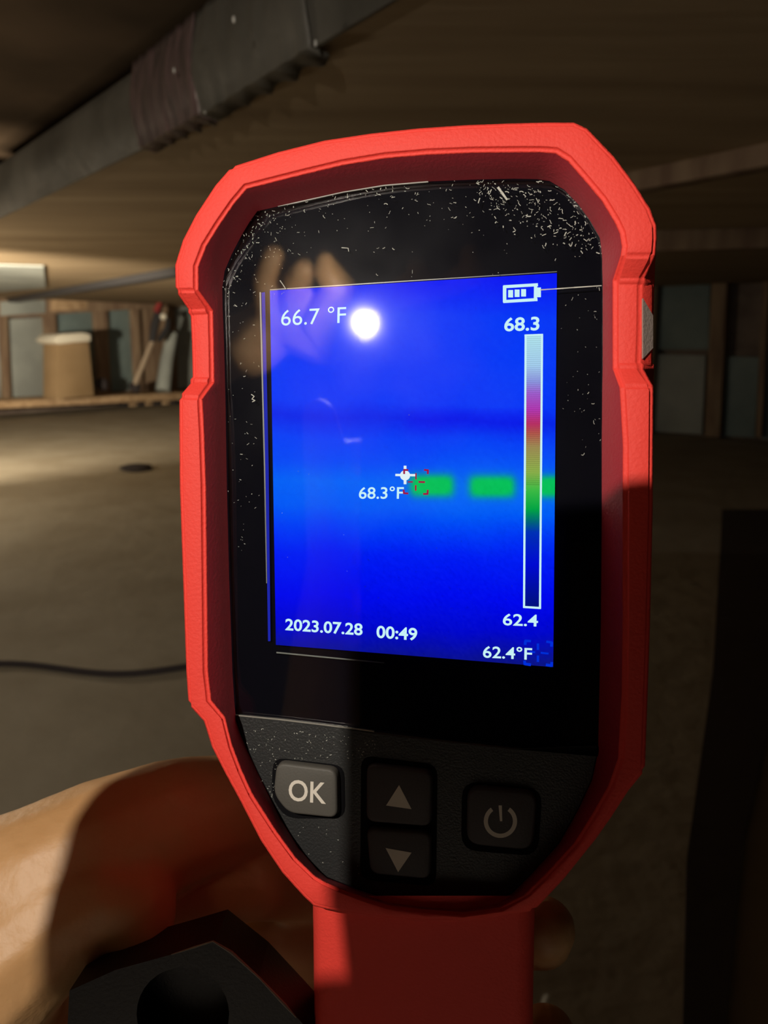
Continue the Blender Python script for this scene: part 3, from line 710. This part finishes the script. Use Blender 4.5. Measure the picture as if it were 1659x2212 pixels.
fr = empty('plastic_case', Matrix.Identity(4), 'dark plastic case with a round recess, below the fingers at the bottom', 'case')
body = [(130, 2500), (150, 2140), (250, 2095), (370, 2062), (465, 2034), (560, 2110), (640, 2196), (760, 2330), (760, 2500)]
flat_with_hole('case_body', body, (395, 2190), 100, .148, .012, M['dark'], fr)
bm = bmesh.new(); tube(bm, [at_depth(x, y, .1478) for x, y in ((460, 2033), (500, 2057), (560, 2112), (615, 2170), (640, 2198))], [.00016, .0003, .0002, .0003, .00012], 6); mk('edge_glint', bm, M['edge'], fr)  # thin pale tubes: light caught on the case edge, put in as shape
bm = bmesh.new(); tube(bm, [at_depth(x, y, .1478) for x, y in ((370, 2062), (420, 2046), (460, 2033))], [.0001, .0002, .00015], 6); mk('edge_glint', bm, M['edge'], fr)

M['reflector'] = pmat('pale_reflector', (.80, .78, .74), .9, bump=.3, bscale=40)  # unseen mound added to bounce torch light onto the shaded hand
bm = bmesh.new(); bmesh.ops.create_grid(bm, x_segments=60, y_segments=50, size=.5)
for v in bm.verts:
    x, y = v.co.x*.8, v.co.y*.8; h = .23*math.exp(-((x/.26)**4+((y+.05)/.24)**4))
    v.co = Vector((x-.02, y-.56, .006+h+(.02*noise.noise(Vector((x*9, y*9, 0)))+.02)*min(1, h*12)))
o_ = mk('bounce_mound', bm, M['reflector'], smooth=80); sm_ = o_.modifiers.new('thick', 'SOLIDIFY'); sm_.thickness = .003
tag(o_, 'pale mound added behind the lens to bounce light', 'reflector')
# ================================================================== BEHIND THE LENS: torch, plus unseen phone and hand shapes added for shade and reflection
def cl(*a): return [(cam2world((x, y, z)), r/1000) for x, y, z, r in a]
tr = empty('torch', Matrix.Identity(4), 'small hand torch held beside the lens', 'torch')
LPc = LP+Vector((0, 0, .006)); ax = Vector((-.45, .18, -1)).normalized()*-1
bm = bmesh.new(); tube(bm, [cam2world(LPc+ax*a) for a in (.0, .012, .016, .06)], [.0095, .0095, .008, .008], 24); mk('torch_body', bm, M['iron'], tr, smooth=40)
bm = bmesh.new(); tube(bm, [cam2world(LPc-ax*.0002), cam2world(LPc-ax*.0010)], [.0054, .0054], 24); mk('torch_lens', bm, emat('led_lens', (1, .95, .85), 60), tr, smooth=40)
lx, ly, lz = LP
nD = DR @ Vector((0, 0, 1))
def mir(px, py, z):                                                   # where the glass mirrors pixel px, py to, at depth z behind the lens
    d = ray(px, py); h = d*(nD.dot(DT)/nD.dot(d)); r = d-2*d.dot(nD)*nD; q = h+r*((z-h.z)/r.z); return q
def cm(*a): return [(cam2world(mir(x, y, z)), r/1000) for x, y, z, r in a]
added_fist = [cm((545, 760, .235, 20), (610, 690, .24, 22), (700, 730, .245, 22), (760, 690, .245, 17)),
        cm((600, 690, .235, 19), (570, 610, .215, 9), (590, 550, .205, 8)),
        cm((640, 680, .235, 17), (640, 615, .215, 11), (655, 580, .205, 8)),
        cm((700, 700, .235, 19), (735, 625, .215, 12), (706, 585, .205, 10), (702, 560, .20, 6)),
        cm((760, 690, .245, 14), (840, 640, .26, 10), (905, 600, .225, 9), (900, 580, .21, 8)),
        cm((840, 640, .26, 10), (960, 620, .235, 9), (1020, 590, .225, 10), (1015, 545, .22, 7)),
        cm((590, 700, .245, 22), (420, 800, .31, 28), (200, 1000, .40, 36))]
me = caps_mesh(added_fist, .0018, 4); me.materials.append(M['skin']); fo = bpy.data.objects.new('hand', me); C.objects.link(fo)  # added shape, placed where the glass mirrors it to the lens
tag(fo, 'unseen hand shape added by the torch for its reflection in the glass', 'person')
bm = bmesh.new(); px_ = round_poly([(-.0728, .060), (.008, .060), (.008, -.104), (-.0728, -.104)], .006)  # unseen slab placed so that its corner shades the keypad
prism(bm, [cam2world((x, y, .007)) for x, y in px_], [cam2world((x, y, .016)) for x, y in px_])
tag(mk('phone', bm, M['gap']), 'unseen black phone taking the picture, placed for its shadow', 'phone')
grip = [cl((-.0962, .0420, .016, 7.4), (-.0942, .031, .016, 8.9), (-.0935, .024, .016, 9.5), (-.0915, .010, .018, 11.5), (-.092, -.02, .022, 12), (-.10, -.06, .03, 16), (-.12, -.13, .06, 22)),  # unseen hand shape added to shade the fingers
        cl((-.0915, .018, .018, 9.5), (-.084, .0262, .0235, 6.4), (-.068, .0268, .0235, 6.4), (-.055, .024, .0235, 6)),
        cl((-.092, .004, .02, 10), (-.080, .011, .024, 6.5), (-.060, .011, .0245, 6.3), (-.050, .010, .0245, 6)),
        cl((-.093, -.028, .022, 10), (-.080, -.028, .025, 6.5), (-.060, -.028, .0255, 6.3), (-.050, -.028, .0255, 6)),
        cl((-.095, -.048, .025, 10), (-.080, -.048, .025, 6), (-.062, -.048, .0255, 5.6))]
me = caps_mesh(grip, .0014, 4); me.materials.append(M['skin']); go = bpy.data.objects.new('hand', me); C.objects.link(go)  # unseen blocker added to keep torch light off the gripping fingers
tag(go, 'unseen hand shape added at the phone edge to shade the fingers', 'person')
